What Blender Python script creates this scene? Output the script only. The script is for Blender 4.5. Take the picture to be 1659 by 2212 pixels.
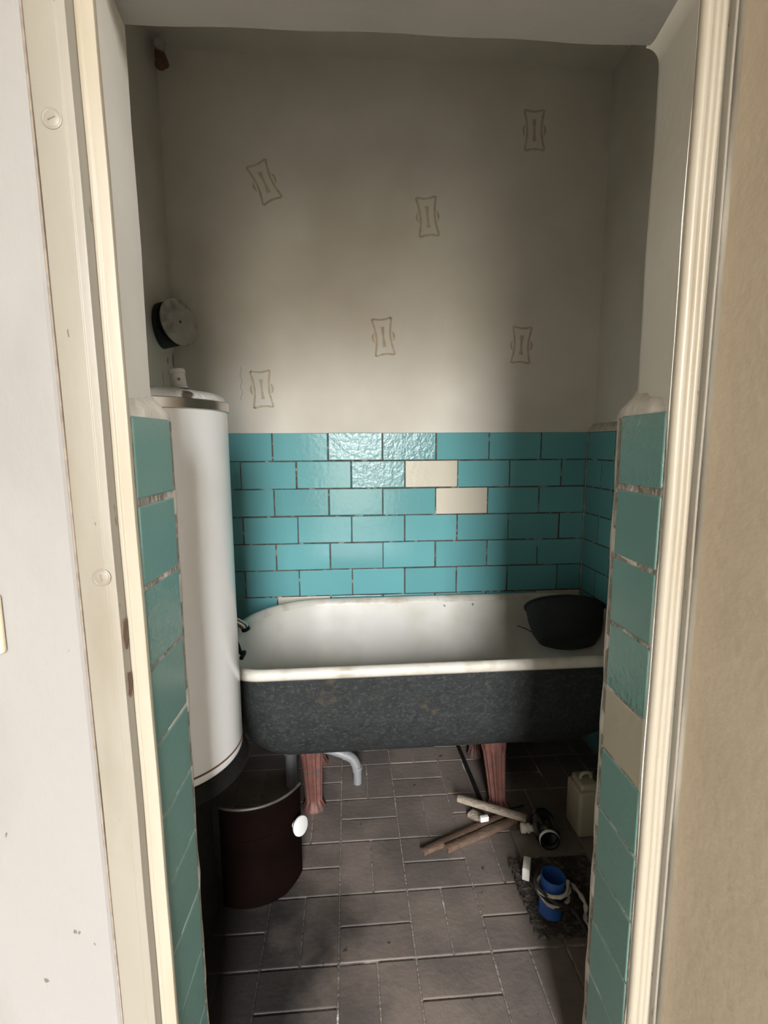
import bpy, bmesh, math, random
from mathutils import Vector, Matrix
random.seed(7)
PI = math.pi
for o in list(bpy.data.objects):
    bpy.data.objects.remove(o, do_unlink=True)
S = bpy.context.scene
COL = S.collection

# ------------------------------------------------------------------ camera
cam_d = bpy.data.cameras.new('camera')
cam = bpy.data.objects.new('camera', cam_d)
COL.objects.link(cam)
F_PX, YAW, PITCH, ROLL, CAM_H = 1060.0, 0.073, 0.136, -0.005, 1.31
cam_d.sensor_fit = 'HORIZONTAL'
cam_d.sensor_width = 36.0
cam_d.lens = F_PX * 36.0 / 1659.0
cam_d.clip_start = 0.02
fw = Vector((math.sin(YAW) * math.cos(PITCH), math.cos(YAW) * math.cos(PITCH), -math.sin(PITCH)))
rt = Vector((math.cos(YAW), -math.sin(YAW), 0))
up = rt.cross(fw)
r2 = rt * math.cos(ROLL) + up * math.sin(ROLL)
u2 = -rt * math.sin(ROLL) + up * math.cos(ROLL)
m = Matrix((r2, u2, -fw)).transposed().to_4x4()
m.translation = Vector((0, 0, CAM_H))
cam.matrix_world = m
S.camera = cam

# ------------------------------------------------------------------ light: daylight through the corridor window behind
SKY, GROUND = 27.0, 4.5
w = bpy.data.worlds.new('daylight')
S.world = w
w.use_nodes = True
nt = w.node_tree
nt.nodes.clear()
tc = nt.nodes.new('ShaderNodeTexCoord')
sx = nt.nodes.new('ShaderNodeSeparateXYZ')
mr = nt.nodes.new('ShaderNodeMapRange')
mr.inputs['From Min'].default_value = -0.02
mr.inputs['From Max'].default_value = 0.28
mx = nt.nodes.new('ShaderNodeMix')
mx.data_type = 'RGBA'
mx.inputs[6].default_value = (GROUND, GROUND * .9, GROUND * .74, 1)
mx.inputs[7].default_value = (SKY * .97, SKY * .985, SKY * 1.01, 1)
bg = nt.nodes.new('ShaderNodeBackground')
wo = nt.nodes.new('ShaderNodeOutputWorld')
nt.links.new(tc.outputs['Generated'], sx.inputs[0])
nt.links.new(sx.outputs['Z'], mr.inputs['Value'])
nt.links.new(mr.outputs[0], mx.inputs[0])
nt.links.new(mx.outputs[2], bg.inputs['Color'])
nt.links.new(bg.outputs[0], wo.inputs[0])

WINS = [dict(x0=-0.37, x1=0.60, z0=0.15, z1=2.95, y=-3.2)]          # glazed door at the far end of the corridor
FILL_WIN = dict(x=1.5, y0=-.95, y1=-.50, z0=2.22, z1=2.78)              # small high side window, added to brighten the left reveal and tank
def portal(loc, rot, sx_, sy_):
    d = bpy.data.lights.new('window_portal', 'AREA')
    d.shape = 'RECTANGLE'
    d.size, d.size_y = sx_, sy_
    d.cycles.is_portal = True
    o = bpy.data.objects.new('window_portal', d)
    COL.objects.link(o)
    o.location, o.rotation_euler = loc, rot
for WIN in WINS:
    portal(((WIN['x0'] + WIN['x1']) / 2, WIN['y'] - 0.10, (WIN['z0'] + WIN['z1']) / 2), (PI / 2, 0, 0), WIN['x1'] - WIN['x0'], WIN['z1'] - WIN['z0'])
portal((FILL_WIN['x'] + .1, (FILL_WIN['y0'] + FILL_WIN['y1']) / 2, (FILL_WIN['z0'] + FILL_WIN['z1']) / 2), (PI / 2, 0, PI / 2), FILL_WIN['y1'] - FILL_WIN['y0'], FILL_WIN['z1'] - FILL_WIN['z0'])
S.view_settings.view_transform = 'Standard'
S.view_settings.look = 'None'
S.view_settings.gamma = 1
S.view_settings.use_curve_mapping = False
S.view_settings.exposure = 1.52
S.cycles.max_bounces = 5
S.cycles.diffuse_bounces = 3
S.cycles.glossy_bounces = 2

# ------------------------------------------------------------------ materials
def mat(name, col, rough=.6, var=.08, scale=6, bump=0, bscale=40, metal=0, spec=.5, col2=None, mask=(.45, .65), mscale=3,
        rnd=0, stretch=None, coat=0, detail=3, spots=None):
    """noise-varied principled material; col2 = second colour (stains), mixed in through a noise mask"""
    M = bpy.data.materials.new(name)
    M.use_nodes = True
    n, l = M.node_tree.nodes, M.node_tree.links
    b = n['Principled BSDF']
    tc = n.new('ShaderNodeTexCoord')
    geo = n.new('ShaderNodeNewGeometry')
    mp = n.new('ShaderNodeMapping')
    l.new(geo.outputs['Position'], mp.inputs[0])
    if stretch:
        mp.inputs['Scale'].default_value = stretch
    def noise(sc, det=detail):
        t = n.new('ShaderNodeTexNoise')
        t.inputs['Scale'].default_value = sc
        t.inputs['Detail'].default_value = det
        l.new(mp.outputs[0], t.inputs['Vector'])
        return t
    base = noise(scale)
    hs = n.new('ShaderNodeHueSaturation')
    hs.inputs['Color'].default_value = (*col, 1)
    r1 = n.new('ShaderNodeMapRange')
    r1.inputs['From Min'].default_value = .25
    r1.inputs['From Max'].default_value = .75
    r1.inputs['To Min'].default_value = 1 - var
    r1.inputs['To Max'].default_value = 1 + var
    l.new(base.outputs['Fac'], r1.inputs['Value'])
    val = r1.outputs[0]
    if rnd:
        oi = n.new('ShaderNodeObjectInfo')
        r2_ = n.new('ShaderNodeMapRange')
        r2_.inputs['To Min'].default_value = 1 - rnd
        r2_.inputs['To Max'].default_value = 1 + rnd
        l.new(oi.outputs['Random'], r2_.inputs['Value'])
        mu = n.new('ShaderNodeMath')
        mu.operation = 'MULTIPLY'
        l.new(val, mu.inputs[0])
        l.new(r2_.outputs[0], mu.inputs[1])
        val = mu.outputs[0]
    l.new(val, hs.inputs['Value'])
    out = hs.outputs[0]
    def mixin(out, c2, lo, hi, sc, amt=1.0):
        s = noise(sc)
        r = n.new('ShaderNodeMapRange')
        r.inputs['From Min'].default_value = lo
        r.inputs['From Max'].default_value = hi
        r.inputs['To Max'].default_value = amt
        l.new(s.outputs['Fac'], r.inputs['Value'])
        x = n.new('ShaderNodeMix')
        x.data_type = 'RGBA'
        l.new(r.outputs[0], x.inputs[0])
        l.new(out, x.inputs[6])
        x.inputs[7].default_value = (*c2, 1)
        return x.outputs[2]
    if col2:
        out = mixin(out, col2, mask[0], mask[1], mscale, mask[2] if len(mask) > 2 else 1.0)
    if spots:
        out = mixin(out, spots[0], spots[1], spots[2], spots[3])
    l.new(out, b.inputs['Base Color'])
    b.inputs['Roughness'].default_value = rough
    b.inputs['Metallic'].default_value = metal
    b.inputs['Specular IOR Level'].default_value = spec
    b.inputs['Coat Weight'].default_value = coat
    if bump:
        t = noise(bscale, 5)
        bp = n.new('ShaderNodeBump')
        bp.inputs['Strength'].default_value = bump
        bp.inputs['Distance'].default_value = .01
        l.new(t.outputs['Fac'], bp.inputs['Height'])
        l.new(bp.outputs[0], b.inputs['Normal'])
    return M

M = {}
M['plaster'] = mat('plaster', (.70, .66, .585), .85, .06, 4, .12, 30, col2=(.54, .48, .39), mask=(.5, .75, .5), mscale=2.2)
M['plaster_ceiling'] = mat('plaster_ceiling', (.62, .585, .51), .9, .05, 4, .1, 30)
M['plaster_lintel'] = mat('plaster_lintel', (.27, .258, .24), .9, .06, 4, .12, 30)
M['mortar'] = mat('mortar', (.58, .53, .46), .9, .2, 30, .2, 45)
M['wall_white'] = mat('wall_white', (.262, .25, .236), .55, .04, 3, .06, 60, col2=(.21, .197, .18), mask=(.50, .70, .6), mscale=5,
                      stretch=(1, 1, .5), spots=((.12, .10, .085), .72, .735, 40))
M['wall_light'] = mat('wall_light', (.30, .28, .245), .7, .04, 3)
M['wall_beige'] = mat('wall_beige', (.53, .44, .325), .6, .05, 3, .08, 60, col2=(.45, .365, .26), mask=(.5, .75, .6), mscale=4)
M['paint_cream'] = mat('paint_cream', (.25, .228, .186), .42, .05, 9, .1, 30, stretch=(1, 1, .25), col2=(.20, .172, .128), mask=(.52, .72, .7), mscale=14,
                       spots=((.12, .09, .06), .70, .72, 90))
M['paint_bright'] = mat('paint_bright', (.35, .31, .24), .4, .05, 9, .12, 25, stretch=(1, 1, .12), col2=(.29, .24, .165), mask=(.5, .7, .6), mscale=20,
                        spots=((.3, .22, .14), .735, .755, 45))
M['raw_wood_dark'] = mat('raw_wood_dark', (.11, .07, .045), .8, .3, 60)
M['line_dark'] = mat('line_dark', (.22, .18, .14), .8, .3, 60)
M['tile_teal'] = mat('tile_teal', (.135, .36, .38), .14, .05, 3, .05, 55, rnd=.08, spec=.25, detail=2)
M['tile_teal_wavy'] = mat('tile_teal_wavy', (.15, .35, .365), .16, .05, 3, .30, 55, rnd=.06, spec=.5, detail=2)
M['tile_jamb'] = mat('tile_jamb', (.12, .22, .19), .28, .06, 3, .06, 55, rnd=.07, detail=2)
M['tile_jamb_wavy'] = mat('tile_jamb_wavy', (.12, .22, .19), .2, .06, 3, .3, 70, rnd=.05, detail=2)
M['tile_cream'] = mat('tile_cream', (.60, .555, .45), .22, .04, 3, .08, 60, detail=2)
M['tile_beige'] = mat('tile_beige', (.33, .30, .22), .4, .05, 5, .05, 60)
M['grout'] = mat('grout', (.085, .08, .07), .95, .5, 40, .5, 120, col2=(.33, .31, .27), mask=(.58, .66), mscale=30)
M['grout_jamb'] = mat('grout_jamb', (.22, .195, .16), .95, .3, 40, .6, 120, col2=(.42, .39, .34), mask=(.5, .66), mscale=25)
M['floor_tile'] = mat('floor_tile', (.18, .145, .122), .62, .14, 9, .14, 60, rnd=.10, col2=(.10, .085, .078), mask=(.42, .62, .8), mscale=4,
                      spots=((.05, .04, .035), .70, .73, 28))
M['floor_grout'] = mat('floor_grout', (.21, .18, .155), .9, .3, 30, .5, 90, col2=(.62, .58, .52), mask=(.60, .68), mscale=7)
M['corridor_floor'] = mat('corridor_floor', (.42, .36, .29), .5, .15, 5)
M['stencil'] = mat('stencil', (.49, .41, .30), .85, .10, 40, col2=(.60, .54, .45), mask=(.5, .68, .7), mscale=60)
M['enamel_white'] = mat('enamel_white', (.90, .905, .90), .22, .03, 3, .01, 20, spec=.5)
M['enamel_lid'] = mat('enamel_lid', (.74, .73, .70), .4, .05, 8, .35, 60, spots=((.12, .10, .08), .60, .65, 14))
M['enamel_tub'] = mat('enamel_tub', (.58, .555, .50), .42, .05, 5, .04, 30, col2=(.43, .385, .30), mask=(.45, .7, .8), mscale=4,
                      spots=((.14, .11, .08), .71, .75, 24))
M['enamel_rim'] = mat('enamel_rim', (.56, .53, .47), .35, .06, 9, .15, 50, col2=(.36, .30, .22), mask=(.48, .68, .8), mscale=12)
M['cast_iron'] = mat('cast_iron', (.020, .0225, .0225), .65, .3, 25, .35, 160, col2=(.042, .045, .043), mask=(.5, .7), mscale=90,
                     spots=((.07, .053, .035), .66, .74, 9), spec=.3)
M['foot_red'] = mat('foot_red', (.125, .05, .038), .6, .25, 30, .35, 60, col2=(.08, .05, .045), mask=(.55, .68), mscale=25)
M['steel_band'] = mat('steel_band', (.50, .47, .43), .28, .12, 10, metal=1)
M['black_iron'] = mat('black_iron', (.010, .0095, .009), .75, .3, 20, .3, 60, spec=.2)
M['brown_sheet'] = mat('brown_sheet', (.0045, .0022, .0016), .8, .3, 10, .12, 40, spec=.02)
M['sheet_edge'] = mat('sheet_edge', (.055, .047, .042), .45, .4, 30)
M['porcelain'] = mat('porcelain', (.58, .575, .555), .25, .03, 10)
M['rivet'] = mat('rivet', (.16, .155, .15), .5, .2, 40)
M['grey_plastic'] = mat('grey_plastic', (.20, .20, .20), .45, .12, 20, .1, 50)
M['zinc'] = mat('zinc', (.40, .38, .33), .55, .15, 16, .15, 40, col2=(.2, .18, .15), mask=(.5, .7), mscale=18)
M['soot'] = mat('soot', (.03, .03, .032), .85, .3, 20, .3, 60)
M['rust'] = mat('rust', (.16, .095, .06), .85, .4, 40, .5, 90)
M['rubber_black'] = mat('rubber_black', (.010, .010, .0105), .8, .3, 12, .1, 40)
M['wood_grey'] = mat('wood_grey', (.30, .245, .19), .8, .3, 40, .5, 90, stretch=(1, 3, 3))
M['wood_brown'] = mat('wood_brown', (.115, .07, .045), .7, .3, 30, .4, 80, stretch=(1, 3, 3))
M['white_plastic'] = mat('white_plastic', (.75, .72, .66), .5, .04, 20)
M['beige_plastic'] = mat('beige_plastic', (.36, .32, .235), .5, .08, 12)
M['blue_tin'] = mat('blue_tin', (.025, .09, .33), .4, .1, 20)
M['mat_dark'] = mat('mat_dark', (.055, .042, .034), .95, .6, 60, 1.0, 120, col2=(.12, .10, .085), mask=(.55, .62), mscale=60)
M['board_grey'] = mat('board_grey', (.16, .14, .115), .8, .2, 20, .2, 60)
M['rope_light'] = mat('rope_light', (.46, .42, .36), .8, .3, 60)
M['rope_dark'] = mat('rope_dark', (.03, .028, .026), .8, .3, 60)
M['switch'] = mat('switch', (.70, .62, .45), .4, .04, 20)
g = bpy.data.materials.new('jar_glass'); g.use_nodes = True
gb = g.node_tree.nodes['Principled BSDF']
gb.inputs['Base Color'].default_value = (.72, .78, .68, 1)
gb.inputs['Transmission Weight'].default_value = 1.0
gb.inputs['Roughness'].default_value = .04
M['glass'] = g
g = bpy.data.materials.new('window_glass'); g.use_nodes = True
gn = g.node_tree.nodes; gl = g.node_tree.links
tr = gn.new('ShaderNodeBsdfTransparent')
gl.new(tr.outputs[0], gn['Material Output'].inputs[0])
M['pane'] = g

def painted_shade(M_, centre, r0, r1):
    """shade on the left of the floor put into the colour: ragged dark patch round centre"""
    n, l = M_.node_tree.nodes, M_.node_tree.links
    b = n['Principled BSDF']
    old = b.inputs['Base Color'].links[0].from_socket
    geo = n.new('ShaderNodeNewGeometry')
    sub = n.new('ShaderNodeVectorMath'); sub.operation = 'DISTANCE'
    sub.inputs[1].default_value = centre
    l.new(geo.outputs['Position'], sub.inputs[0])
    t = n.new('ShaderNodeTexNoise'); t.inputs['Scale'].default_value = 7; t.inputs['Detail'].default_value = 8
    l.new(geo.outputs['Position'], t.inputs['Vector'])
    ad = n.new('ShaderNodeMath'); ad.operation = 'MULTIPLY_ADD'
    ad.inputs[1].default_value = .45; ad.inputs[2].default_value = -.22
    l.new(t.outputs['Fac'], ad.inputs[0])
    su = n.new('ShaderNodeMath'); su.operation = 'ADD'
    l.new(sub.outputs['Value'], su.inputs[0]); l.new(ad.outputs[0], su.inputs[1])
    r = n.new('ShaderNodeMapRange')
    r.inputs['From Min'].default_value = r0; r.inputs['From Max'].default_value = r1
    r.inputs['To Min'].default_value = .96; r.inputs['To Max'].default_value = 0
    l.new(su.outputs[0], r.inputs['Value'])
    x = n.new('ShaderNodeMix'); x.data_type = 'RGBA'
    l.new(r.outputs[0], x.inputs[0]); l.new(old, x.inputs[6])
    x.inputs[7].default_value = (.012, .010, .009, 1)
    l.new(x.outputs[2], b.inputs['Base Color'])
painted_shade(M['floor_tile'], (-.42, 1.10, 0), .24, .52)  # floor shade inside the left jamb, painted into tile and grout
painted_shade(M['floor_grout'], (-.42, 1.10, 0), .24, .52)

# ------------------------------------------------------------------ mesh helpers
def link(name, me, m_=None, parent=None, smooth=None):
    o = bpy.data.objects.new(name, me)
    COL.objects.link(o)
    if m_ is not None and not me.materials:
        me.materials.append(M[m_] if isinstance(m_, str) else m_)
    if parent:
        o.parent = parent
    return o

def bmobj(name, bm, m_, parent=None, smooth=False, angle=40):
    me = bpy.data.meshes.new(name)
    bmesh.ops.recalc_face_normals(bm, faces=bm.faces)
    bm.to_mesh(me)
    bm.free()
    if smooth:
        for p in me.polygons:
            p.use_smooth = True
        me.set_sharp_from_angle(angle=math.radians(angle))
    return link(name, me, m_, parent)

def add_box(bm, x0, x1, y0, y1, z0, z1, bev=0, seg=2, mtx=None):
    r = bmesh.ops.create_cube(bm, size=1)
    vs = r['verts']
    for v in vs:
        v.co = Vector(((x0 + x1) / 2 + v.co.x * (x1 - x0), (y0 + y1) / 2 + v.co.y * (y1 - y0), (z0 + z1) / 2 + v.co.z * (z1 - z0)))
    if bev:
        es = list({e for v in vs for e in v.link_edges})
        rr = bmesh.ops.bevel(bm, geom=es, offset=bev, segments=seg, affect='EDGES', profile=.5)
        vs = rr['verts'] if not mtx else list(set(rr['verts']) | {v for v in vs if v.is_valid})
    if mtx:
        for v in vs:
            v.co = mtx @ v.co
    return vs

def box(name, x0, x1, y0, y1, z0, z1, m_, parent=None, bev=0, seg=2):
    bm = bmesh.new()
    add_box(bm, x0, x1, y0, y1, z0, z1, bev, seg)
    return bmobj(name, bm, m_, parent, smooth=bev > 0)

def rings(bm, loops, cap0=True, cap1=True, closed=True):
    """skin a list of vertex-coordinate loops"""
    vl = [[bm.verts.new(c) for c in lp] for lp in loops]
    n = len(vl[0])
    for a, b in zip(vl, vl[1:]):
        for i in range(n if closed else n - 1):
            j = (i + 1) % n
            bm.faces.new((a[i], a[j], b[j], b[i]))
    if cap0: bm.faces.new(list(reversed(vl[0])))
    if cap1: bm.faces.new(vl[-1])
    return vl

def lathe(name, prof, m_, parent=None, seg=40, loc=(0, 0, 0), axis=None, cap=True, smooth=True, angle=35):
    """prof: list of (r, z) along local axis (default +Z)"""
    bm = bmesh.new()
    q = Matrix.Identity(3)
    if axis is not None:
        q = Vector((0, 0, 1)).rotation_difference(Vector(axis).normalized()).to_matrix()
    L = Vector(loc)
    loops = []
    for r, z in prof:
        loops.append([L + q @ Vector((max(r, 1e-5) * math.cos(2 * PI * i / seg), max(r, 1e-5) * math.sin(2 * PI * i / seg), z)) for i in range(seg)])
    rings(bm, loops, cap, cap)
    bmesh.ops.remove_doubles(bm, verts=bm.verts, dist=2e-5)
    return bmobj(name, bm, m_, parent, smooth, angle)

def tube_bm(bm, pts, rad, seg=10, cap=True):
    pts = [Vector(p) for p in pts]
    rads = rad if isinstance(rad, (list, tuple)) else [rad] * len(pts)
    loops = []
    prev = None
    for i, p in enumerate(pts):
        t = ((pts[min(i + 1, len(pts) - 1)] - p).normalized() + (p - pts[max(i - 1, 0)]).normalized()).normalized()
        if prev is None:
            a = Vector((0, 0, 1)) if abs(t.z) < .9 else Vector((1, 0, 0))
            nrm = t.cross(a).normalized()
        else:
            nrm = (prev - t * prev.dot(t)).normalized()
        prev = nrm
        b = t.cross(nrm)
        loops.append([p + (nrm * math.cos(2 * PI * k / seg) + b * math.sin(2 * PI * k / seg)) * rads[i] for k in range(seg)])
    rings(bm, loops, cap, cap)

def tube(name, pts, rad, m_, parent=None, seg=10):
    bm = bmesh.new()
    tube_bm(bm, pts, rad, seg)
    return bmobj(name, bm, m_, parent, True, 50)

def smooth_path(pts, n=8):
    """Catmull-Rom"""
    P = [Vector(p) for p in pts]
    P = [P[0] * 2 - P[1]] + P + [P[-1] * 2 - P[-2]]
    out = []
    for i in range(1, len(P) - 2):
        a, b, c, d = P[i - 1:i + 3]
        for k in range(n):
            t = k / n
            out.append(.5 * ((2 * b) + (c - a) * t + (2 * a - 5 * b + 4 * c - d) * t * t + (3 * b - a - 3 * c + d) * t ** 3))
    out.append(P[-2])
    return out

def prism_z(name, poly, z0, z1, m_, parent=None, smooth=False, nz=1, wob=0, lean=0):
    """extrude an XY polygon along Z, optionally split along Z with a slight hand-made wobble"""
    bm = bmesh.new()
    loops = []
    for k in range(nz + 1):
        z = z0 + (z1 - z0) * k / nz
        dx = wob * (math.sin(z * 9.1) + .6 * math.sin(z * 23.7 + 1)) if wob else 0
        dx += lean * (1.45 - z)
        loops.append([Vector((x + dx, y, z)) for x, y in poly])
    rings(bm, loops)
    return bmobj(name, bm, m_, parent, smooth, 30)

def empty(name, loc=(0, 0, 0)):
    o = bpy.data.objects.new(name, None)
    COL.objects.link(o)
    o.location = loc
    o.empty_display_size = .05
    return o

def tag(o, label, cat, group=None):
    o['label'] = label
    o['category'] = cat
    if group: o['group'] = group
    return o

def struct(o):
    o['kind'] = 'structure'
    return o

def adopt(root):
    """parts are built in world coordinates; shift them under their root"""
    bpy.context.view_layer.update()
    inv = Matrix.Translation(-root.location)
    for c in root.children:
        c.matrix_parent_inverse = inv
    return root

_tiles = {}
def tile_mesh(w_, h_, t, m_, bev=.0016, rough=0):
    """tile in local XZ plane facing -Y: front at y=0, back at y=t, edges eased"""
    k = (round(w_, 4), round(h_, 4), t, m_, bev, rough)
    if k in _tiles: return _tiles[k]
    bm = bmesh.new()
    def lp(ins, y):
        c = min(.006, w_ * .2)
        x, z = w_ / 2 - ins, h_ / 2 - ins
        return [Vector((-x, y, -z + c * .3)), Vector((-x + c * .3, y, -z)), Vector((x - c * .3, y, -z)), Vector((x, y, -z + c * .3)),
                Vector((x, y, z - c * .3)), Vector((x - c * .3, y, z)), Vector((-x + c * .3, y, z)), Vector((-x, y, z - c * .3))]
    rings(bm, [lp(0, t), lp(0, bev), lp(bev * .4, bev * .35), lp(bev * 1.4, 0)])
    bmesh.ops.recalc_face_normals(bm, faces=bm.faces)
    me = bpy.data.meshes.new('tile')
    bm.to_mesh(me); bm.free()
    me.materials.append(M[m_])
    _tiles[k] = me
    return me

# ------------------------------------------------------------------ setting: bathroom shell
D = 2.084            # tiled face of the back wall
XL, XR = -.685, 1.07 # plastered side walls
XRT = 1.041          # tiled face of the right wall
YI = .80             # inner face of the door wall
ZC = 2.77            # bathroom ceiling
ZT = 1.361           # top of the tiling
HZ = 3.20            # corridor ceiling
PZ, PX_ = .117, .2292

def wall_plane(name, x0, x1, y0, y1, z0, z1, m_):
    return struct(box(name, x0, x1, y0, y1, z0, z1, m_))

wall_back = struct(box('wall_back', XL - .1, XR + .1, D + .005, D + .15, 0, HZ, 'plaster'))
wall_left = struct(box('wall_left', XL - .1, XL, YI, D + .005, 0, HZ, 'plaster'))
wall_right = struct(box('wall_right', XR, XR + .1, YI, D + .005, 0, HZ, 'plaster'))
ceiling = struct(box('ceiling', XL, XR, YI, D + .005, ZC, ZC + .1, 'plaster_ceiling'))
bm = bmesh.new()
add_box(bm, XL - .1, XR + .1, .62, D + .15, -.1, -.003)
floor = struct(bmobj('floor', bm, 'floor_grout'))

# door wall: two jamb sides and the lintel piece (opening with plastered reveal)
PLL, PLR = -.298, .472        # plastered reveal faces
LZ = 1.885                    # lintel underside
YO = .637                     # corridor face of that wall
def jamb_poly(side):
    if side < 0:
        return [(XL - .7, YO), (-.345, YO), (-.345, .670), (-.2995, .670), (-.2995, .6655), (-.2835, .6655), (PLL, YI - .012), (PLL - .012, YI), (XL - .7, YI)]
    return [(1.6, YI), (PLR + .02, YI), (PLR + .006, YI - .006), (PLR, YI - .02), (.4480, .6655), (.4825, .6655), (.4825, .6712), (.492, .6712), (.492, YO), (1.6, YO)]
wl = struct(prism_z('wall_front_left', jamb_poly(-1), 0, HZ, 'plaster', nz=40, wob=.0009))
wr = struct(prism_z('wall_front_right', jamb_poly(1), 0, HZ, 'plaster', nz=40, wob=-.0012))
bm = bmesh.new()
n = 24
loops = []
for k in range(n + 1):
    x = PLL - .03 + (PLR - PLL + .06) * k / n
    dz = .0012 * math.sin(x * 9 + 1) + .001 * math.sin(x * 31) + .012 * (x - PLL)
    loops.append([Vector((x, .6655, LZ - .004 + dz * .3)), Vector((x, YI - .018, LZ + dz)), Vector((x, YI, LZ + .014 + dz)), Vector((x, YI, HZ)), Vector((x, .6655, HZ))])
rings(bm, loops)
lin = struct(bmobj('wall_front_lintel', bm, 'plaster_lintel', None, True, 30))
bm = bmesh.new()
loops = []
for k in range(7):
    y = .668 + (.788 - .668) * k / 6
    xr = .4480 + (PLR - .4480) * (y - .6655) / (YI - .02 - .6655) + .001
    zr = LZ + .0095 * min(1, (y - .6655) / .11)
    f = .022
    loops.append([Vector((xr, y, zr))] + [Vector((xr - f + f * math.sin(a), y, zr - f + f * math.cos(a))) for a in [PI / 2 * i / 6 for i in range(7)]][::-1])
rings(bm, loops)
bmobj('corner_fillet', bm, 'plaster', wr, True, 40)
struct(box('wall_front_head', -.345, .492, YO, .665, 1.93, HZ, 'wall_white'))
# white paint skin of the corridor side, left of the frame
struct(prism_z('wall_corridor_front', [(-1.4, .6285), (-.350, .6285), (-.347, .6315), (-.347, YO), (-1.4, YO)], 0, HZ, 'wall_white', None, False, 30, 0, .0075))

# ---- tiles of the back wall
gb_ = box('tile_bed', XL, XRT, D + .0032, D + .006, 0, ZT - .001, 'grout', wall_back)
WAVY = {(0, 1), (0, 2), (1, 2)}
CREAM = {(1, 3), (2, 3), (6, 0), (6, 5)}
X0 = -.311
for r in range(12):
    zt = ZT - r * PZ
    zb = max(zt - PZ, .004)
    if zt < .5: continue      # nothing of the lower courses shows behind the tub
    for i in range(-3, 8):
        xa = X0 + (i + (0 if r % 2 == 0 else -.585)) * PX_
        xb = xa + PX_
        xa2, xb2 = max(xa, XL), min(xb, XRT)
        if xb2 - xa2 < .025: continue
        g_ = .0026
        wv = (r, i) in WAVY
        mm = 'tile_cream' if (r, i) in CREAM else ('tile_teal_wavy' if wv else 'tile_teal')
        top_gap = g_ if r else .0005
        t = link('tile', tile_mesh(xb2 - xa2 - 2 * g_, zt - zb - g_ - top_gap, .006, mm), None, wall_back)
        t.location = ((xa2 + xb2) / 2 + random.uniform(-.0012, .0012), D + random.uniform(-.0006, .0006), (zt - top_gap + zb + g_) / 2 + random.uniform(-.0008, .0008))
        t.rotation_euler = (random.uniform(-.004, .004), random.uniform(-.005, .005), random.uniform(-.004, .004))
# ---- tiled dado of the right wall, a mortar bed standing proud of the plaster with a sloped top
bm = bmesh.new()
rings(bm, [[Vector((x, y, z)) for x, z in ((XR, 0), (XRT + .003, 0), (XRT + .003, ZT), (XRT + .006, ZT + .012), (XR - .006, ZT + .032), (XR, ZT + .036))]
           for y in (YI + .001, D + .004)])
bmobj('mortar_bed', bm, 'mortar', wall_right, True, 30)
box('tile_bed', XRT + .0018, XRT + .004, YI, D, 0, ZT - .001, 'grout', wall_right)
for r in range(12):
    zt = ZT - r * PZ
    zb = max(zt - PZ, .004)
    for i in range(-1, 7):
        ya = D - (i + (.55 if r % 2 else .97)) * PX_
        yb = ya + PX_
        ya2, yb2 = max(ya, YI), min(yb, D - .002)
        if yb2 - ya2 < .02: continue
        t = link('tile', tile_mesh(yb2 - ya2 - .005, zt - zb - .005, .006, 'tile_teal'), None, wall_right)
        t.location = (XRT + random.uniform(-.0005, .0005), (ya2 + yb2) / 2, (zt + zb) / 2)
        t.rotation_euler = (0, random.uniform(-.003, .003), -PI / 2 + random.uniform(-.004, .004))

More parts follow.
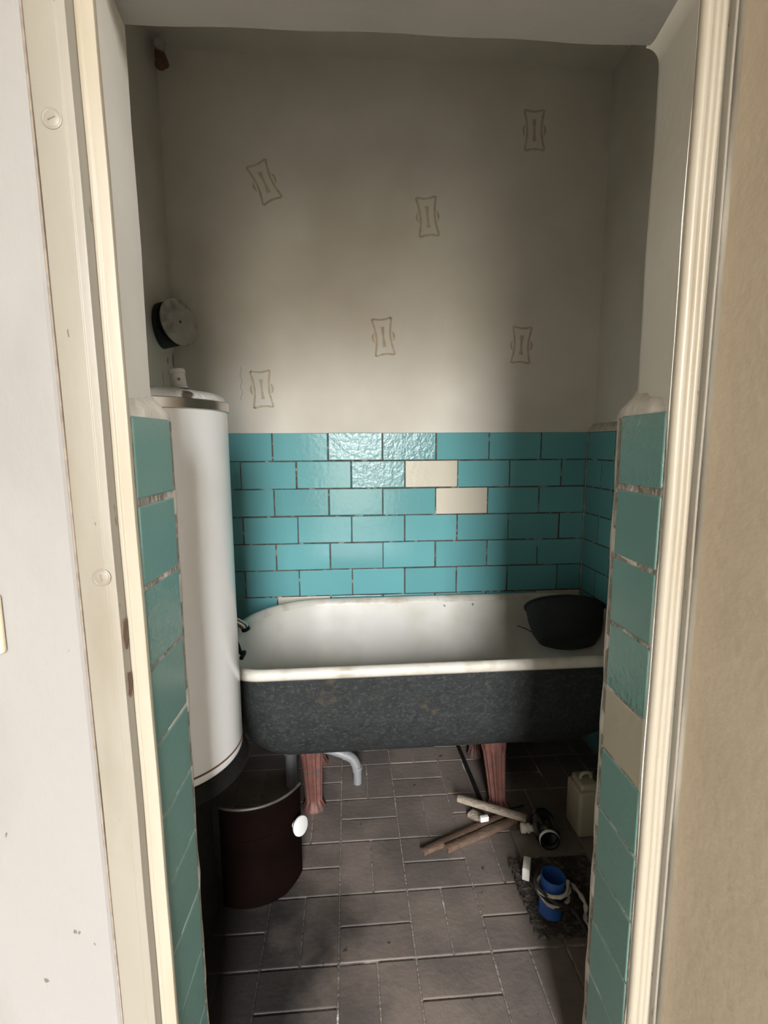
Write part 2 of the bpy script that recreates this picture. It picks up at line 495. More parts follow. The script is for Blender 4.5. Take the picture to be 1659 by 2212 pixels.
# ---- tiled jambs
def jamb(side, parent, xn, xf, yn, yf, xpl, zfirst):
    # mortar bed with rounded far corner, sloping top up to the plaster
    d = 1 if side < 0 else -1
    bm = bmesh.new()
    e = .0022 * d
    foot = [(xpl - .02 * d, yn), (xn - e, yn), (xf - e, yf - .004), (xf - e - .002 * d, yf + .006), (xf - e - .008 * d, yf + .012), (xpl - .02 * d, yf + .012)]
    zt = zfirst + PZ
    loops = []
    for k in range(33):
        z = zt * k / 32
        wob = .0010 * math.sin(z * 37) + .0007 * math.sin(z * 91 + 2)
        loops.append([Vector((x + (wob if j in (2, 3, 4) else 0), y, z)) for j, (x, y) in enumerate(foot)])
    top = []
    for zz, f in ((zt + .010, .12), (zt + .020, .45), (zt + .032, .85), (zt + .040, 1.0)):
        lp = []
        for j, (x, y) in enumerate(foot):
            xw = (-.2835 if d > 0 else .4480)
            tx = xw + (xpl - xw) * (y - .6655) / (YI - .6655) - .003 * d
            lp.append(Vector((x + (tx - x) * f if j in (1, 2, 3, 4) else x, y if j in (0, 1) else y - .014 * f, zz)))
        top.append(lp)
    rings(bm, loops + top)
    bmobj('mortar_bed', bm, 'mortar', parent, True, 35)
    ang = math.atan2(xf - xn, yf - yn)
    L_ = math.hypot(xf - xn, yf - yn)
    wt = L_ - .017
    # grout ground just under the tile faces
    bm = bmesh.new()
    o_ = .0016 * d
    rings(bm, [[Vector((xn - o_, yn, z)), Vector((xf - o_, yf - .003, z)), Vector((xf - o_ - .003 * d, yf - .003, z)), Vector((xn - o_ - .003 * d, yn, z))] for z in (0, zt - .003)])
    bmobj('tile_bed', bm, 'grout_jamb', parent)
    for r in range(12):
        za = zfirst + PZ - r * PZ
        zb = max(za - PZ, .003)
        if za - zb < .03: continue
        mm = 'tile_jamb'
        if side < 0 and r == 2: mm = 'tile_jamb_wavy'
        if side > 0 and r in (0, 3): mm = 'tile_jamb_wavy'
        if side > 0 and r == 4: mm = 'tile_beige'
        gp = .0075 if r < 3 else .0045
        t = link('tile', tile_mesh(wt, za - zb - gp, .006, mm, .0018), None, parent)
        cx, cy = (xn + xf) / 2, (yn + yf) / 2 - .0045
        t.location = (cx, cy, (za + zb) / 2 + (gp / 2 - .001 if r == 0 else 0))
        rz = (PI / 2 - ang) if side < 0 else (-PI / 2 - ang)
        t.rotation_euler = (0, random.uniform(-.008, .008), rz + random.uniform(-.006, .006))
jamb(-1, wl, -.2785, -.2735, .667, .806, PLL, 1.2335)
jamb(1, wr, .4475, .449, .667, .80, PLR, 1.2385)

# ---- floor tiles, basket weave
CX, CY, CW, CH = -.042, 1.088, .199, .195
for j in range(-2, 6):
    for i in range(-4, 7):
        xa, ya = CX + i * CW, CY + j * CH
        if xa + CW < XL or xa > XRT or ya + CH < .70 or ya > D: continue
        horiz = (i + j) % 2 == 0
        for k in range(2):
            if horiz: rx0, rx1, ry0, ry1 = xa, xa + CW, ya + k * CH / 2, ya + (k + 1) * CH / 2
            else: rx0, rx1, ry0, ry1 = xa + k * CW / 2, xa + (k + 1) * CW / 2, ya, ya + CH
            rx0, rx1, ry0, ry1 = max(rx0, XL), min(rx1, XRT), max(ry0, .66), min(ry1, D)
            if rx1 - rx0 < .02 or ry1 - ry0 < .02: continue
            g_ = .0022
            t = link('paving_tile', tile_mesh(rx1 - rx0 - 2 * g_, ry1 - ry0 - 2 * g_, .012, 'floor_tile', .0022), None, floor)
            t.location = ((rx0 + rx1) / 2, (ry0 + ry1) / 2, random.uniform(-.0012, .0006))
            t.rotation_euler = (-PI / 2 + random.uniform(-.006, .006), random.uniform(-.004, .004), 0)
            # tile faces -Y locally; turned to face up

# ------------------------------------------------------------------ corridor shell
CXL = -1.4
struct(box('wall_corridor_right', .49, .59, .22, .6365, 0, HZ, 'wall_beige'))
CXR = 1.5
bm = bmesh.new()
add_box(bm, CXR, CXR + .1, -3.3, FILL_WIN['y0'], 0, HZ)
add_box(bm, CXR, CXR + .1, FILL_WIN['y1'], YO, 0, HZ)
add_box(bm, CXR, CXR + .1, FILL_WIN['y0'], FILL_WIN['y1'], 0, FILL_WIN['z0'])
add_box(bm, CXR, CXR + .1, FILL_WIN['y0'], FILL_WIN['y1'], FILL_WIN['z1'], HZ)
struct(bmobj('wall_corridor_end', bm, 'wall_light'))
vw = struct(empty('window_2', (CXR + .05, (FILL_WIN['y0'] + FILL_WIN['y1']) / 2, FILL_WIN['z0'])))  # unseen window, added for its light on reveal and tank
box('window_pane', CXR + .048, CXR + .052, FILL_WIN['y0'], FILL_WIN['y1'], FILL_WIN['z0'], FILL_WIN['z1'], 'pane', vw)
adopt(vw)
struct(box('wall_corridor_left', CXL - .1, CXL, -3.3, .64, 0, HZ, 'wall_light'))
struct(box('ceiling_corridor', CXL - .1, CXR + .1, -3.3, .672, HZ, HZ + .1, 'plaster_ceiling'))
struct(box('floor_corridor', CXL, CXR, -3.3, .66, -.1, 0, 'corridor_floor'))
bm = bmesh.new()
y0, y1 = WINS[0]['y'] - .1, WINS[0]['y']
xs = CXL
for WIN in WINS:
    add_box(bm, xs, WIN['x0'], y0, y1, 0, HZ)
    add_box(bm, WIN['x0'], WIN['x1'], y0, y1, 0, WIN['z0'])
    add_box(bm, WIN['x0'], WIN['x1'], y0, y1, WIN['z1'], HZ)
    xs = WIN['x1']
add_box(bm, xs, CXR, y0, y1, 0, HZ)
struct(bmobj('wall_corridor_back', bm, 'wall_light'))
for wi, WIN in enumerate(WINS):
    win = struct(empty('window_%d' % (wi + 1), ((WIN['x0'] + WIN['x1']) / 2, WIN['y'] - .05, WIN['z0'])))
    bm = bmesh.new()
    for a in ((WIN['x0'], WIN['x0'] + .03, WIN['z0'], WIN['z1']), (WIN['x1'] - .03, WIN['x1'], WIN['z0'], WIN['z1']),
              (WIN['x0'] + .03, WIN['x1'] - .03, WIN['z0'], WIN['z0'] + .03), (WIN['x0'] + .03, WIN['x1'] - .03, WIN['z1'] - .03, WIN['z1'])):
        add_box(bm, a[0], a[1], WIN['y'] - .07, WIN['y'] - .03, a[2], a[3])
    bmobj('window_frame', bm, 'wall_light', win)
    box('window_pane', WIN['x0'] + .03, WIN['x1'] - .03, WIN['y'] - .053, WIN['y'] - .049, WIN['z0'] + .03, WIN['z1'] - .03, 'pane', win)
    adopt(win)

# ------------------------------------------------------------------ door frame (rebated, painted wood)
fr = empty('door_1', (.08, .655, 0))
struct(fr)
ZF = 2.0
FH = 1.895
def rounded(poly, r=.002, n=3):
    out = []
    N = len(poly)
    for i in range(N):
        p, a, b = Vector(poly[i]), Vector(poly[i - 1]), Vector(poly[(i + 1) % N])
        da, db = (a - p), (b - p)
        rr = min(r, da.length * .4, db.length * .4)
        s, e = p + da.normalized() * rr, p + db.normalized() * rr
        for k in range(n + 1):
            t = k / n
            out.append(tuple(s * (1 - t) ** 2 + p * 2 * t * (1 - t) + e * t * t))
    return out
# left post: outer board, rebate, stop
prism_z('frame_board', rounded([(-.3445, .6335), (-.3115, .6335), (-.3100, .6345), (-.3005, .6350), (-.3005, .669), (-.3445, .669)], .0012), 0, ZF, 'paint_cream', fr, True, 60, .0004, .0075)
prism_z('door_stop', rounded([(-.3003, .6545), (-.2955, .6545), (-.2938, .6562), (-.2795, .6565), (-.2790, .6645), (-.3003, .6645)], .0014), 0, ZF, 'paint_bright', fr, True, 60, .0004, .0075)
prism_z('shadow_gap', [(-.3472, .632), (-.3446, .632), (-.3446, .66), (-.3472, .66)], 0, ZF, 'line_dark', fr, False, 8, 0, .0075)
# right post: rounded stop with bead mouldings, groove and narrow ridge against the side wall
DXR = .0035
pr = [(.4450, .6648), (.4448, .662)]
def arc(cx, cy, r, a0, a1, n=8):
    return [(cx + r * math.cos(math.radians(a0 + (a1 - a0) * k / n)), cy + r * math.sin(math.radians(a0 + (a1 - a0) * k / n))) for k in range(n + 1)]
pr += arc(.4533, .6610, .0085, 180, 285) + [(.4585, .6565)] + arc(.4640, .6590, .0058, 205, 300, 6) + [(.4690, .6575)] + arc(.4735, .6600, .0050, 210, 330, 6) + [(.4785, .6630), (.4785, .6648)]
pr = [(x + DXR, y) for x, y in pr]
prism_z('door_stop', pr, 0, ZF, 'paint_bright', fr, True, 60, -.0005)
prism_z('frame_board', rounded([(.4822, .6610), (.4845, .6590), (.4848, .6480), (.4866, .6465), (.4890, .6480), (.4918, .671), (.4822, .671)], .0008), 0, ZF, 'paint_cream', fr, True, 60, .0004)
# head
box('frame_head', -.3005, .480, .656, .664, FH, 1.93, 'paint_cream', fr, .003)
box('frame_head_board', -.3445, .490, .634, .656, FH + .012, 1.93, 'paint_cream', fr, .003)
# screw caps on the left board
for z, x in ((1.676, -.3265), (1.144, -.3150)):
    c = lathe('screw_cap', [(.0115, 0), (.0112, .0012), (.0098, .0018), (.0088, .0012), (.0078, .0016), (0, .0020)], 'paint_cream', fr, 28, (x, .6338, z), (0, -1, 0), False)
    bm = bmesh.new()
    add_box(bm, -.0045, .0045, -.0006, .0003, -.0007, .0007, 0, 2, Matrix.Translation((x, .6338 - .0020, z)) @ Matrix.Rotation(math.radians(-25 if z > 1.4 else 80), 4, 'Y'))
    bmobj('slot', bm, 'line_dark', c)
# broken-out mortises of the strike plate in the rebate
for z, hh in ((1.064, .020), (.994, .017)):
    bm = bmesh.new()
    lp0, lp1 = [], []
    for k in range(14):
        a = 2 * PI * k / 14
        yy = .6450 + .0062 * math.cos(a) * (1 + .25 * math.sin(5 * a + z * 40))
        zz = z + hh * math.copysign(abs(math.sin(a)) ** .5, math.sin(a)) * (1 + .12 * math.sin(3 * a + z * 70))
        xm = -.3003 + .0075 * (1.45 - z)
        lp0.append(Vector((xm - .001, yy, zz))); lp1.append(Vector((xm + .0014, yy, zz)))
    rings(bm, [lp0, lp1])
    bmobj('strike_mortise', bm, 'raw_wood_dark', fr)
adopt(fr)

# light switch on the corridor wall, only its edge is in view
sw = empty('light_switch', (-.472, .629, 1.09))
box('switch_plate', -.512, -.434, .617, .6285, 1.052, 1.128, 'switch', sw, .004)
box('switch_rocker', -.488, -.458, .611, .6172, 1.07, 1.11, 'switch', sw, .003)
tag(adopt(sw), 'cream light switch plate on the white wall left of the doorway', 'switch')

# ------------------------------------------------------------------ stencilled motifs on the back wall
def motif(cx, cz, rot, s=1.0):
    bm = bmesh.new()
    yf, yb = D + .0047, D + .0056
    R = Matrix.Rotation(math.radians(rot), 2)
    def strip(pts, wd):
        f0 = []
        P = [Vector(p) for p in pts]
        L, Rr = [], []
        for i, p in enumerate(P):
            t = (P[min(i + 1, len(P) - 1)] - P[max(i - 1, 0)]).normalized()
            nn = Vector((-t.y, t.x))
            ww = (wd[i] if isinstance(wd, list) else wd) / 2 * (1 + random.uniform(-.18, .18))
            L.append(p + nn * ww); Rr.append(p - nn * ww)
        def v(p, y):
            q_ = R @ (p * s)
            return bm.verts.new((cx + q_.x, y, cz + q_.y))
        A = [(v(a, yf), v(b, yf), v(a, yb), v(b, yb)) for a, b in zip(L, Rr)]
        for a, b in zip(A, A[1:]):
            bm.faces.new((a[0], b[0], b[1], a[1]))
            bm.faces.new((a[0], a[2], b[2], b[0]))
            bm.faces.new((a[1], b[1], b[3], a[3]))
    hw, hh = .040, .074
    for sg in (-1, 1):
        strip([(sg * (hw - .011 * math.cos(t * PI / 2) ** 1.2), t * hh) for t in [k / 6 - 1 for k in range(13)]], .0085)
        strip([(t * (hw - .002), sg * (hh - .006 * math.cos(t * PI / 2))) for t in [k / 4 - 1 for k in range(9)]], .0078)
        strip([(sg * (hw - .002 + .006 * (1 - t * t)), t * .020) for t in [k / 3 - 1 for k in range(7)]], [.002, .006, .009, .010, .009, .006, .002])
    strip([(0, t * .040) for t in [k / 5 - 1 for k in range(11)]], [.017, .015, .0125, .010, .0085, .008, .0085, .010, .0125, .015, .017])
    return bmobj('stencil_motif', bm, 'stencil', wall_back)
for a in ((-.307, 2.322, 24), (.334, 2.214, 6), (.154, 1.749, 6), (.735, 1.722, -2), (-.346, 1.538, 4), (.76, 2.546, 2)):
    motif(*a)
# hairline crack above the boiler corner
bm = bmesh.new()
pp = [(-.428 + .004 * math.sin(k * 1.7), D + .0052, 1.625 - .012 * k) for k in range(12)]
tube_bm(bm, pp, .0008, 5)
bmobj('crack', bm, 'line_dark', wall_back)

# two torn slits and a crack in the left wall under the flue cover
for y, z0_, z1_, w_ in ((2.006, 1.622, 1.648, .006), (2.066, 1.618, 1.676, .008)):
    bm = bmesh.new()
    lp = [Vector((0, y + w_ * .5 * math.sin(a) * (1 + .3 * math.sin(3 * a)), (z0_ + z1_) / 2 + (z1_ - z0_) / 2 * math.cos(a))) for a in [2 * PI * k / 12 for k in range(12)]]
    rings(bm, [[v + Vector((XL - .002, 0, 0)) for v in lp], [v + Vector((XL + .0005, 0, 0)) for v in lp]])
    bmobj('wall_slit', bm, 'raw_wood_dark', wall_left)
bm = bmesh.new()
tube_bm(bm, [(XL, 1.945 + .004 * math.sin(k * 2.1), 1.59 - .011 * k) for k in range(11)], .0009, 5)
bmobj('crack', bm, 'line_dark', wall_left)

# ------------------------------------------------------------------ water heater
BX, BY, BR = -.478, 1.231, .185
zb, zt = .520, 1.391
wh = empty('water_heater', (BX, BY, 0))
lathe('tank', [(BR - .004, zb - .006), (BR, zb), (BR, zb + .016), (BR - .0015, zb + .018), (BR, zb + .022), (BR, zt)], 'enamel_white', wh, 72, (BX, BY, 0))
lathe('steel_band', [(BR + .0006, zt - .002), (BR + .004, zt), (BR + .004, zt + .020), (BR + .0006, zt + .022)], 'steel_band', wh, 72, (BX, BY, 0))
lathe('lid', [(BR, zt + .018), (BR - .001, zt + .026), (BR - .006, zt + .034), (BR - .02, zt + .041), (BR - .07, zt + .049), (.04, zt + .053), (0, zt + .054)], 'enamel_lid', wh, 72, (BX, BY, 0))
lathe('rust_ring', [(BR - .002, zb + .0155), (BR + .0012, zb + .0165), (BR + .0012, zb + .0205), (BR - .002, zb + .0215)], 'rust', wh, 72, (BX, BY, 0))
fit = lathe('pipe_fitting', [(.0185, 0), (.0185, .005), (.017, .007), (.0165, .034), (.018, .035), (.0178, .044), (.014, .046), (0, .044)], 'porcelain', wh, 24, (-.385, 1.195, zt + .049), (-.12, .05, 1), False)
lathe('hole', [(.0035, 0), (.003, .0004), (0, .0004)], 'line_dark', fit, 12, (-.381, 1.195 - .0150, zt + .070), (.3, -1, 0), False)
lathe('base_flange', [(BR + .012, zb - .045), (BR + .014, zb - .03), (BR + .010, zb - .022), (BR + .004, zb - .004), (BR - .02, zb - .004)], 'black_iron', wh, 64, (BX, BY, 0))
lathe('firebox', [(.102, 0), (.102, .02), (.096, .025), (.096, zb - .11), (.13, zb - .075), (BR + .004, zb - .045)], 'black_iron', wh, 56, (BX, BY, 0))
for z in (.352, .285, .215):
    a = math.radians(-42)
    lathe('rivet', [(.007, 0), (.0065, .002), (.0035, .004), (0, .0045)], 'rivet', wh, 14, (BX + .096 * math.cos(a), BY + .096 * math.sin(a), z), (math.cos(a), math.sin(a), 0), False)
tag(adopt(wh), 'tall white enamelled cylindrical water heater with steel band beside the bathtub', 'water heater')

# ------------------------------------------------------------------ brown curved sheet in front of the firebox
GX, GY, GR, GH = -.306, 1.421, .164, .312
fg = empty('fire_guard', (GX, GY - GR, 0))
def shell(r0, r1, z0, z1, a0, a1, n):
    bm = bmesh.new()
    lo = []
    for k in range(n + 1):
        a = math.radians(a0 + (a1 - a0) * k / n)
        c, s_ = math.cos(a), math.sin(a)
        cut = .045 * max(0, (a - math.radians(-50)) / math.radians(60)) if z0 < .01 else 0
        lo.append([Vector((GX + r * c, GY + r * s_, z)) for r, z in ((r0, z0 + cut), (r1, z0 + cut), (r1, z1), (r0, z1))])
    rings(bm, lo)
    return bm
bmobj('shell', shell(GR - .003, GR, .002, GH, -114, -24, 40), 'brown_sheet', fg, True, 30)
bm = bmesh.new()
tube_bm(bm, [(GX + (GR - .001) * math.cos(math.radians(a)), GY + (GR - .001) * math.sin(math.radians(a)), GH) for a in range(-114, -23, 3)], .0042, 8)
bmobj('rolled_edge', bm, 'sheet_edge', fg, True, 50)
def on_guard(a, z, off=0):
    a = math.radians(a)
    return Vector((GX + (GR + off) * math.cos(a), GY + (GR + off) * math.sin(a), z)), Vector((math.cos(a), math.sin(a), 0))
bmobj('door_panel', shell(GR, GR + .0015, .06, .215, -95, -30, 24), 'brown_sheet', fg, True, 30)
p, nrm = on_guard(-36, .205)
kn = lathe('knob', [(.010, 0), (.010, .012), (.018, .014), (.025, .020), (.0275, .026), (.0265, .030), (.021, .032), (0, .0325)], 'porcelain', fg, 32, p, nrm + Vector((.05, -.1, .25)))
tag(adopt(fg), 'dark brown curved sheet-metal guard with a white knob below the water heater', 'stove guard')

# ------------------------------------------------------------------ bathtub
TX, TY = .305, 1.712
TZ = .655
tub = empty('bathtub', (TX, TY, 0))
def outline(a, b, z, cx=TX, cy=TY, rot=.010, rs=1.0):
    """rounded rectangle; corner radii differ (back right, back left, front left, front right)"""
    lp = []
    for (sx_, sy_, r, a0) in ((1, 1, .20, 0), (-1, 1, .30, 90), (-1, -1, .15, 180), (1, -1, .20, 270)):
        r = min(r * rs, a * .98, b * .98)
        for k in range(15):
            t = math.radians(a0 + 90 * k / 14)
            x, y = sx_ * (a - r) + r * math.cos(t) + cx - TX, sy_ * (b - r) + r * math.sin(t)
            lp.append(Vector((TX + x * math.cos(rot) - y * math.sin(rot), cy + x * math.sin(rot) + y * math.cos(rot), z)))
    return lp
# (half length, half width, z, centre shift)
OUT = [(.700, .318, .642, 0), (.698, .314, .600, 0), (.693, .306, .54, 0), (.686, .296, .47, 0), (.672, .280, .41, -.003), (.655, .258, .36, -.006),
       (.630, .225, .320, -.010), (.595, .180, .290, -.014), (.54, .12, .272, -.018), (.46, .06, .266, -.02), (.3, .02, .265, -.02)]
bm = bmesh.new()
rings(bm, [outline(a, b, z, cx=TX + c) for a, b, z, c in OUT], False, True)
bmobj('iron_shell', bm, 'cast_iron', tub, True, 60)
INN = [(.699, .317, .640, 0), (.692, .310, .62, 0), (.683, .302, .58, -.003), (.66, .286, .51, -.012), (.63, .268, .45, -.022), (.59, .244, .40, -.035),
       (.54, .210, .350, -.05), (.47, .165, .318, -.06), (.38, .11, .300, -.06), (.2, .05, .295, -.06)]
bm = bmesh.new()
rings(bm, [outline(a, b, z, cx=TX + c) for a, b, z, c in INN], False, True)
bmobj('enamel_basin', bm, 'enamel_tub', tub, True, 60)
# rolled rim
bm = bmesh.new()
prof = [(-.008, -.018), (-.004, -.004), (.004, .005), (.012, .006), (.020, .001), (.0245, -.009), (.0235, -.020), (.017, -.028), (.010, -.027), (.006, -.022)]
loops = [outline(.700 + d_, .318 + d_, TZ + h_) for d_, h_ in prof]
rings(bm, loops + [loops[0]], False, False)
bmesh.ops.remove_doubles(bm, verts=bm.verts, dist=1e-6)
bmobj('rolled_rim', bm, 'enamel_rim', tub, True, 70)
lathe('drain', [(.03, 0), (.028, .003), (.018, .003), (.016, 0), (0, 0)], 'steel_band', tub, 24, (-.12, TY, .2985), None, False)
# fluted, reddish iron feet
def foot(x, y, lean):
    bm = bmesh.new()
    n = 80
    loops = []
    H_ = .285
    for z, r in ((0, .042), (.010, .042), (.014, .038), (.024, .033), (.034, .030), (.042, .031), (.10, .034), (.16, .038), (.22, .042), (.24, .046), (H_, .047)):
        fl = .26 if .03 < z < .235 else .05
        lp = []
        for k in range(n):
            a = 2 * PI * k / n
            rr = r * (1 - fl * (.5 - .5 * math.cos(10 * a)) ** 1.5)
            lp.append(Vector((x + rr * math.cos(a) + lean * z, y + rr * .85 * math.sin(a), z)))
        loops.append(lp)
    rings(bm, loops)
    return bmobj('leg', bm, 'foot_red', tub, True, 50)
for x, y, l_ in ((-.140, 1.645, -.03), (.530, 1.60, -.09), (-.140, 1.90, -.03), (.530, 1.90, -.09)):
    foot(x, y, l_)
tag(adopt(tub), 'long cast-iron bathtub with white rolled rim, dark shell and reddish feet', 'bathtub')

# pads under the feet
def slab(name, cx, cy, lx, ly, h_, rz, m_, label, cat, z0=0, bev=.002, tilt=0):
    bm = bmesh.new()
    add_box(bm, -lx / 2, lx / 2, -ly / 2, ly / 2, 0, h_, bev)
    o = bmobj(name, bm, m_, None, True)
    o.location = (cx, cy, z0)
    o.rotation_euler = (0, tilt, rz)
    return tag(o, label, cat)

# steel strip on the floor under the tub
slab('steel_strip', .466, 1.80, .012, .40, .016, .03, 'black_iron', 'dark steel strip on the floor beside the right tub foot', 'metal strip')

# waste pipe below the tub
wp = empty('waste_pipe', (-.02, 1.77, 0))
tube('pipe', smooth_path([(-.26, 1.775, .140), (-.18, 1.775, .150), (-.10, 1.773, .142), (-.03, 1.770, .118)], 6), .0165, 'grey_plastic', wp, 20)
tube('elbow', smooth_path([(-.034, 1.770, .120), (-.002, 1.768, .103), (.014, 1.764, .078), (.019, 1.763, .052)], 5), .0188, 'grey_plastic', wp, 20)
lathe('outlet', [(.0165, .0), (.0165, .060), (.0195, .060), (.0195, .072)], 'grey_plastic', wp, 24, (.020, 1.763, 0))
lathe('coupling', [(.021, 0), (.021, .014), (.019, .018), (.019, .034), (.021, .036), (.021, .046)], 'grey_plastic', wp, 24, (-.235, 1.775, .146), (1, 0, .03))
tube('riser', [(-.235, 1.772, 0), (-.235, 1.772, .14)], .022, 'grey_plastic', wp, 20)
tag(adopt(wp), 'grey plastic waste pipe with elbow bending into the floor under the bathtub', 'pipe')

# ------------------------------------------------------------------ tap and hose at the left end of the tub
tp = empty('bath_tap', (-.66, 1.70, .70))
tube('spout', smooth_path([(-.66, 1.70, .705), (-.52, 1.70, .71), (-.425, 1.705, .70), (-.385, 1.708, .68), (-.372, 1.71, .663)], 6), [.013] * 20 + [.0135] * 5, 'steel_band', tp, 16)
lathe('spout_end', [(.0150, 0), (.0150, .012), (.011, .014), (.010, .006), (0, .006)], 'black_iron', tp, 18, (-.374, 1.7095, .668), (.35, .05, -1), False)
lathe('wall_plate', [(.03, 0), (.028, .006), (.016, .012), (.016, .03)], 'steel_band', tp, 24, (-.684, 1.70, .705), (1, 0, 0))
tag(adopt(tp), 'tap spout curving over the left end of the bathtub behind the water heater', 'tap')
h = tube('shower_hose', smooth_path([(-.60, 1.66, .72), (-.44, 1.64, .70), (-.385, 1.60, .668), (-.352, 1.53, .652), (-.328, 1.475, .6755), (-.330, 1.44, .672)], 8), .0065, 'black_iron', None, 10)
tag(h, 'dark shower hose hanging over the near tub rim beside the water heater', 'hose')
h = tube('shower_hose', smooth_path([(-.60, 1.63, .71), (-.45, 1.60, .685), (-.40, 1.56, .655), (-.374, 1.50, .668), (-.358, 1.455, .674), (-.36, 1.425, .672)], 8), .0055, 'grey_plastic', None, 10)
tag(h, 'thinner grey hose lying next to the dark one on the tub rim', 'hose')

# ------------------------------------------------------------------ black basin leaning in the right end of the tub
bs = empty('washing_basin', (.885, 1.85, .42))
ax = Vector((.14, .58, .80)).normalized()
c0 = Vector((.852, 1.790, .520))
R_ = .150
lathe('bowl', [(0, 0), (.075, .002), (.105, .012), (.128, .045), (.142, .095), (R_, .150), (R_ + .006, .152), (R_ + .007, .157), (R_ - .002, .159),
               (.137, .098), (.122, .05), (.09, .014), (0, .010)], 'rubber_black', bs, 48, c0, ax, False)
tag(adopt(bs), 'black rubber basin leaning inside the right end of the bathtub', 'basin')
wv = tube('wire', smooth_path([(.70, 1.93, .555), (.735, 1.91, .545), (.765, 1.86, .535), (.80, 1.82, .53)], 6), .0018, 'black_iron', None, 6)
tag(wv, 'thin black wire trailing left from the black basin in the tub', 'wire')

# ------------------------------------------------------------------ flue cover on the left wall, pipe stub in the corner
fc = empty('flue_cover', (-.685, 1.955, 1.752))
ax = Vector((.875, -.47, .08)).normalized()
b0 = Vector((-.684, 1.958, 1.750))
lathe('collar', [(.078, -.03), (.078, .050), (.070, .052), (.070, .04), (0, .04)], 'soot', fc, 40, b0, ax, False)
lathe('cover_plate', [(0, .084), (.078, .084), (.083, .086), (.084, .090), (.082, .093), (.076, .0925), (.05, .094), (0, .095)], 'zinc', fc, 48, b0, ax, False)
lathe('neck', [(.055, .04), (.055, .086)], 'soot', fc, 32, b0, ax)
lathe('screw', [(.005, 0), (.0045, .003), (0, .004)], 'rust', fc, 12, b0 + ax * .0945, ax, False)
tag(adopt(fc), 'round grey flue cover plate on a dark collar, left wall above the water heater', 'flue cover')
ps = empty('pipe_stub', (-.66, 2.02, 2.69))
tube('pipe', smooth_path([(-.655, 2.088, 2.715), (-.652, 2.05, 2.715), (-.650, 2.015, 2.708), (-.648, 2.0, 2.69), (-.645, 1.998, 2.655)], 5), .014, 'rust', ps, 14)
lathe('fitting', [(.018, 0), (.020, .004), (.020, .016), (.016, .02), (0, .02)], 'zinc', ps, 16, (-.642, 1.995, 2.712), (.4, -.9, -.1))
lathe('end_cap', [(.017, 0), (.017, .014), (.012, .018), (0, .018)], 'rust', ps, 16, (-.645, 1.998, 2.660), (0, 0, -1))
tag(adopt(ps), 'short brown pipe stub in the top left corner under the ceiling', 'pipe')

# ------------------------------------------------------------------ rubbish on the floor
def stick(name, a, b, wd, th, m_, label, cat='stick', bendz=0, taper=1.0):
    a, b = Vector(a), Vector(b)
    t = (b - a)
    L_ = t.length
    t.normalize()
    side = Vector((-t.y, t.x, 0)).normalized()
    upv = t.cross(side) * -1
    if upv.z < 0: upv = -upv
    bm = bmesh.new()
    loops = []
    n = 12
    for k in range(n + 1):
        f = k / n
        c = a + t * L_ * f + Vector((0, 0, bendz * math.sin(PI * f)))
        w2 = wd / 2 * (1 + (taper - 1) * f) * (1 + random.uniform(-.06, .06))
        h2 = th / 2 * (1 + random.uniform(-.06, .06))
        loops.append([c + side * (w2 * sx_) + upv * (h2 * sz_) for sx_, sz_ in ((-1, -.7), (-.7, -1), (.7, -1), (1, -.7), (1, .7), (.7, 1), (-.7, 1), (-1, .7))])
    rings(bm, loops)
    return tag(bmobj(name, bm, m_, None, True, 40), label, cat)
stick('wood_stick', (.383, 1.606, .034), (.590, 1.475, .046), .024, .020, 'wood_grey', 'rough weathered grey stick, the upper one on the tiled floor', taper=1.05)
stick('wood_lath', (.222, 1.407, .009), (.545, 1.545, .009), .024, .016, 'wood_brown', 'longest thin brown lath lying across the floor tiles', 'lath')
stick('wood_lath', (.300, 1.412, .010), (.565, 1.517, .010), .026, .019, 'wood_brown', 'shorter brown lath with pale front edge, nearest to the doorway', 'lath')
stick('wood_wedge', (.418, 1.560, .010), (.455, 1.515, .012), .034, .018, 'wood_grey', 'small grey wood wedge under the weathered stick', 'wood piece')
slab('plastic_block', .452, 1.508, .030, .014, .018, .15, 'white_plastic', 'small bright white block lying on the brown laths', 'block', .0195, .002)
slab('floor_board', .632, 1.413, .20, .115, .010, .0, 'board_grey', 'flat grey board lying under the glass jar', 'board')
mt = bmesh.new()
nx, ny = 26, 26
vt = [[None] * (ny + 1) for _ in range(nx + 1)]
for layer in (1, 0):
    for i in range(nx + 1):
        for j in range(ny + 1):
            ex = .004 * math.sin(j * 2.3) + random.uniform(-.002, .002) if i in (0, nx) else 0
            ey = .003 * math.sin(i * 1.9) + random.uniform(-.002, .002) if j in (0, ny) else 0
            z = (.009 + random.uniform(-.002, .003)) if layer else .001
            v = mt.verts.new((.487 + .25 * i / nx + ex, 1.107 + .246 * j / ny + ey, z))
            if layer: vt[i][j] = v
            else:
                if vt[i][j] is None: pass
                vt[i][j] = (vt[i][j], v)
for i in range(nx):
    for j in range(ny):
        a, b, c, d_ = vt[i][j], vt[i + 1][j], vt[i + 1][j + 1], vt[i][j + 1]
        mt.faces.new((a[0], b[0], c[0], d_[0]))
        if i == 0: mt.faces.new((a[0], d_[0], d_[1], a[1]))
        if i == nx - 1: mt.faces.new((b[0], b[1], c[1], c[0]))
        if j == 0: mt.faces.new((a[0], a[1], b[1], b[0]))
        if j == ny - 1: mt.faces.new((d_[0], c[0], c[1], d_[1]))
for v in [v for v in mt.verts if not v.link_faces]: mt.verts.remove(v)
tag(bmobj('doormat', mt, 'mat_dark', None, True, 60), 'ragged dark mat on the floor under the blue tin', 'mat')

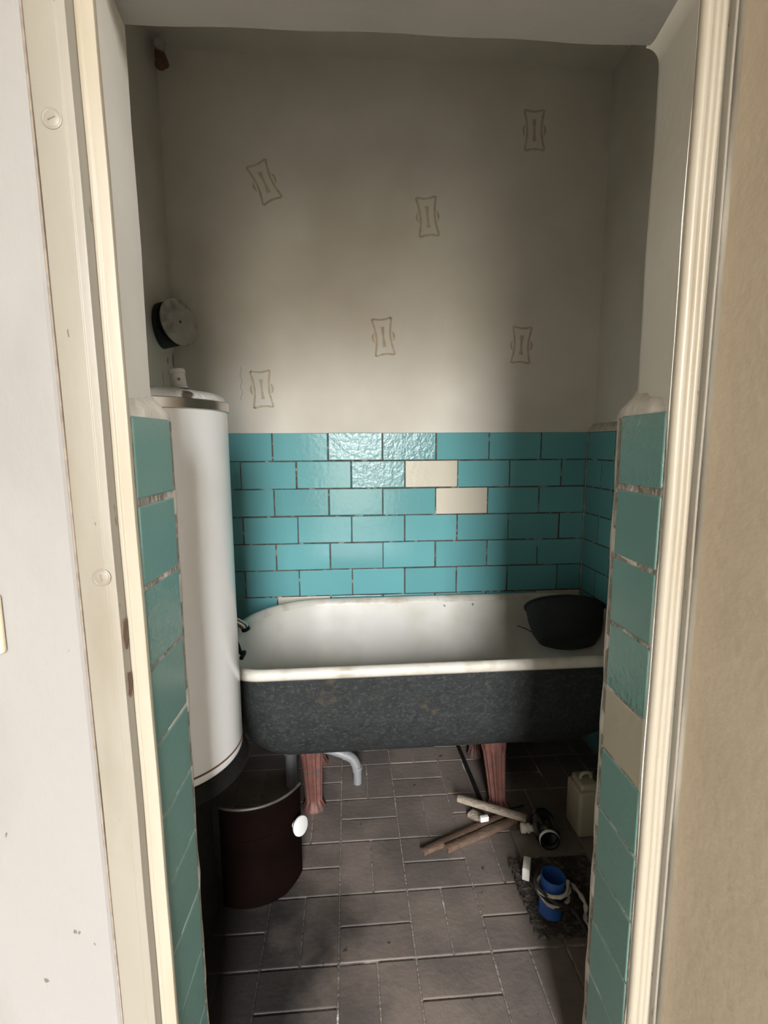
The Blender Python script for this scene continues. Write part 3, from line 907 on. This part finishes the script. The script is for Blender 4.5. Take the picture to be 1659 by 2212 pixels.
# glass jar lying on the board, mouth towards the door
jr = empty('glass_jar', (.635, 1.42, .01))
ax = Vector((-.12, -.95, .02)).normalized()
jc = Vector((.640, 1.475, .050))
lathe('jar_body', [(0, 0), (.030, 0), (.038, .006), (.040, .02), (.040, .075), (.036, .086), (.030, .093), (.030, .108), (.0275, .108), (.0275, .094), (.034, .084),
                   (.037, .074), (.037, .02), (.034, .008), (0, .004)], 'glass', jr, 36, jc, ax, False)
lathe('rim_ring', [(.0302, .094), (.0318, .096), (.0318, .103), (.0302, .105)], 'white_plastic', jr, 36, jc, ax, False)
tag(adopt(jr), 'clear glass jar lying on its side on the grey board', 'jar')
cp = lathe('bottle_cap', [(0, 0), (.010, 0), (.010, .012), (.015, .012), (.0155, .020), (.012, .021), (.012, .026), (.016, .027), (.016, .040), (.013, .042), (0, .042)], 'white_plastic', None, 24,
           (.605, 1.452, .028), (-1, .12, .0))
tag(cp, 'pale ribbed bottle cap left of the glass jar', 'cap')

# beige canister with a black cap, against the right side
cn = empty('canister', (.81, 1.47, 0))
bm = bmesh.new()
add_box(bm, .748, .868, 1.425, 1.525, .001, .165, .012, 3)
add_box(bm, .758, .858, 1.435, 1.515, .160, .186, .010, 3)
bmobj('body', bm, 'beige_plastic', cn, True, 50)
lathe('cap', [(.021, 0), (.021, .020), (.018, .023), (0, .023)], 'rubber_black', cn, 24, (.835, 1.465, .184))
tube('handle', smooth_path([(.772, 1.475, .182), (.775, 1.475, .200), (.79, 1.475, .206), (.806, 1.475, .200), (.81, 1.475, .182)], 4), .006, 'beige_plastic', cn, 10)
tag(adopt(cn), 'beige plastic canister with a black cap at the right wall', 'canister')

# blue tin with cords wound round it
bt = empty('blue_tin', (.548, 1.175, .010))
tc_ = Vector((.548, 1.175, .011))
lathe('can_body', [(0, 0), (.031, 0), (.0325, .002), (.032, .004), (.032, .106), (.0335, .108), (.033, .111), (.0305, .111), (.0300, .106), (.0300, .02), (0, .018)], 'blue_tin', bt, 36, tc_, (.05, .02, 1), False)
tag(adopt(bt), 'open bright blue tin can standing on the ragged mat', 'can')
pts = []
for k in range(70):
    a = k * .27
    rr = .0415 + .003 * math.sin(k * .9)
    pts.append(tc_ + Vector((rr * math.cos(a) + .004, rr * math.sin(a), .046 + .052 * k / 70 + .009 * math.sin(a * .7))))
cord = tube('cord', pts, [.0042 + .0012 * math.sin(k * 1.3) for k in range(70)], 'rope_light', None, 8)
tag(cord, 'pale twisted cord wound round the blue tin', 'cord')
pts = smooth_path([tc_ + Vector(p) for p in ((-.040, .012, .066), (-.012, -.040, .058), (.040, -.030, .045), (.058, .01, .066), (.03, .046, .088), (-.02, .043, .082), (-.044, .0, .088), (-.006, -.042, .072), (.044, -.030, .040), (.066, -.052, .012), (.070, -.075, .004), (.076, -.05, .004))], 6)
cord = tube('cord', pts, .0055, 'rope_dark', None, 8)
tag(cord, 'black cord looped over the pale one on the blue tin', 'cord')
o = slab('white_block', .524, 1.296, .022, .050, .040, -.45, 'white_plastic', 'small white box standing at the corner of the ragged mat', 'box', .012, .003)
pts = smooth_path([(.600, 1.25, .02), (.625, 1.215, .05), (.645, 1.17, .035), (.630, 1.13, .018), (.655, 1.10, .016)], 6)
tag(tube('cord', pts, [.006 + .002 * math.sin(k * 2) for k in range(len(pts))], 'rope_light', None, 8), 'frayed pale cord lying right of the blue tin', 'cord')
pts = smooth_path([(.508, 1.566, .006), (.523, 1.578, .010), (.545, 1.572, .006), (.575, 1.575, .006), (.62, 1.585, .005)], 6)
tag(tube('wire', pts, .0025, 'black_iron', None, 6), 'black wire curling on the floor at the right tub foot', 'wire')
# black bag sagging behind the right jamb
bm = bmesh.new()
bmesh.ops.create_icosphere(bm, subdivisions=4, radius=1)
for v in bm.verts:
    p = v.co.copy()
    wob = 1 + .06 * math.sin(7 * p.x + 3 * p.z) + .05 * math.sin(11 * p.y + 5 * p.z) + .03 * math.sin(17 * p.x - 9 * p.y)
    z = p.z * .12 * wob
    v.co = Vector((.685 + p.x * .085 * wob, 1.0 + p.y * .085 * wob, max(.002, .11 + z + .05 * max(0, p.z) ** 3)))
tag(bmobj('rubbish_bag', bm, 'rubber_black', None, True, 70), 'black rubbish bag standing behind the right tiled jamb', 'bag')
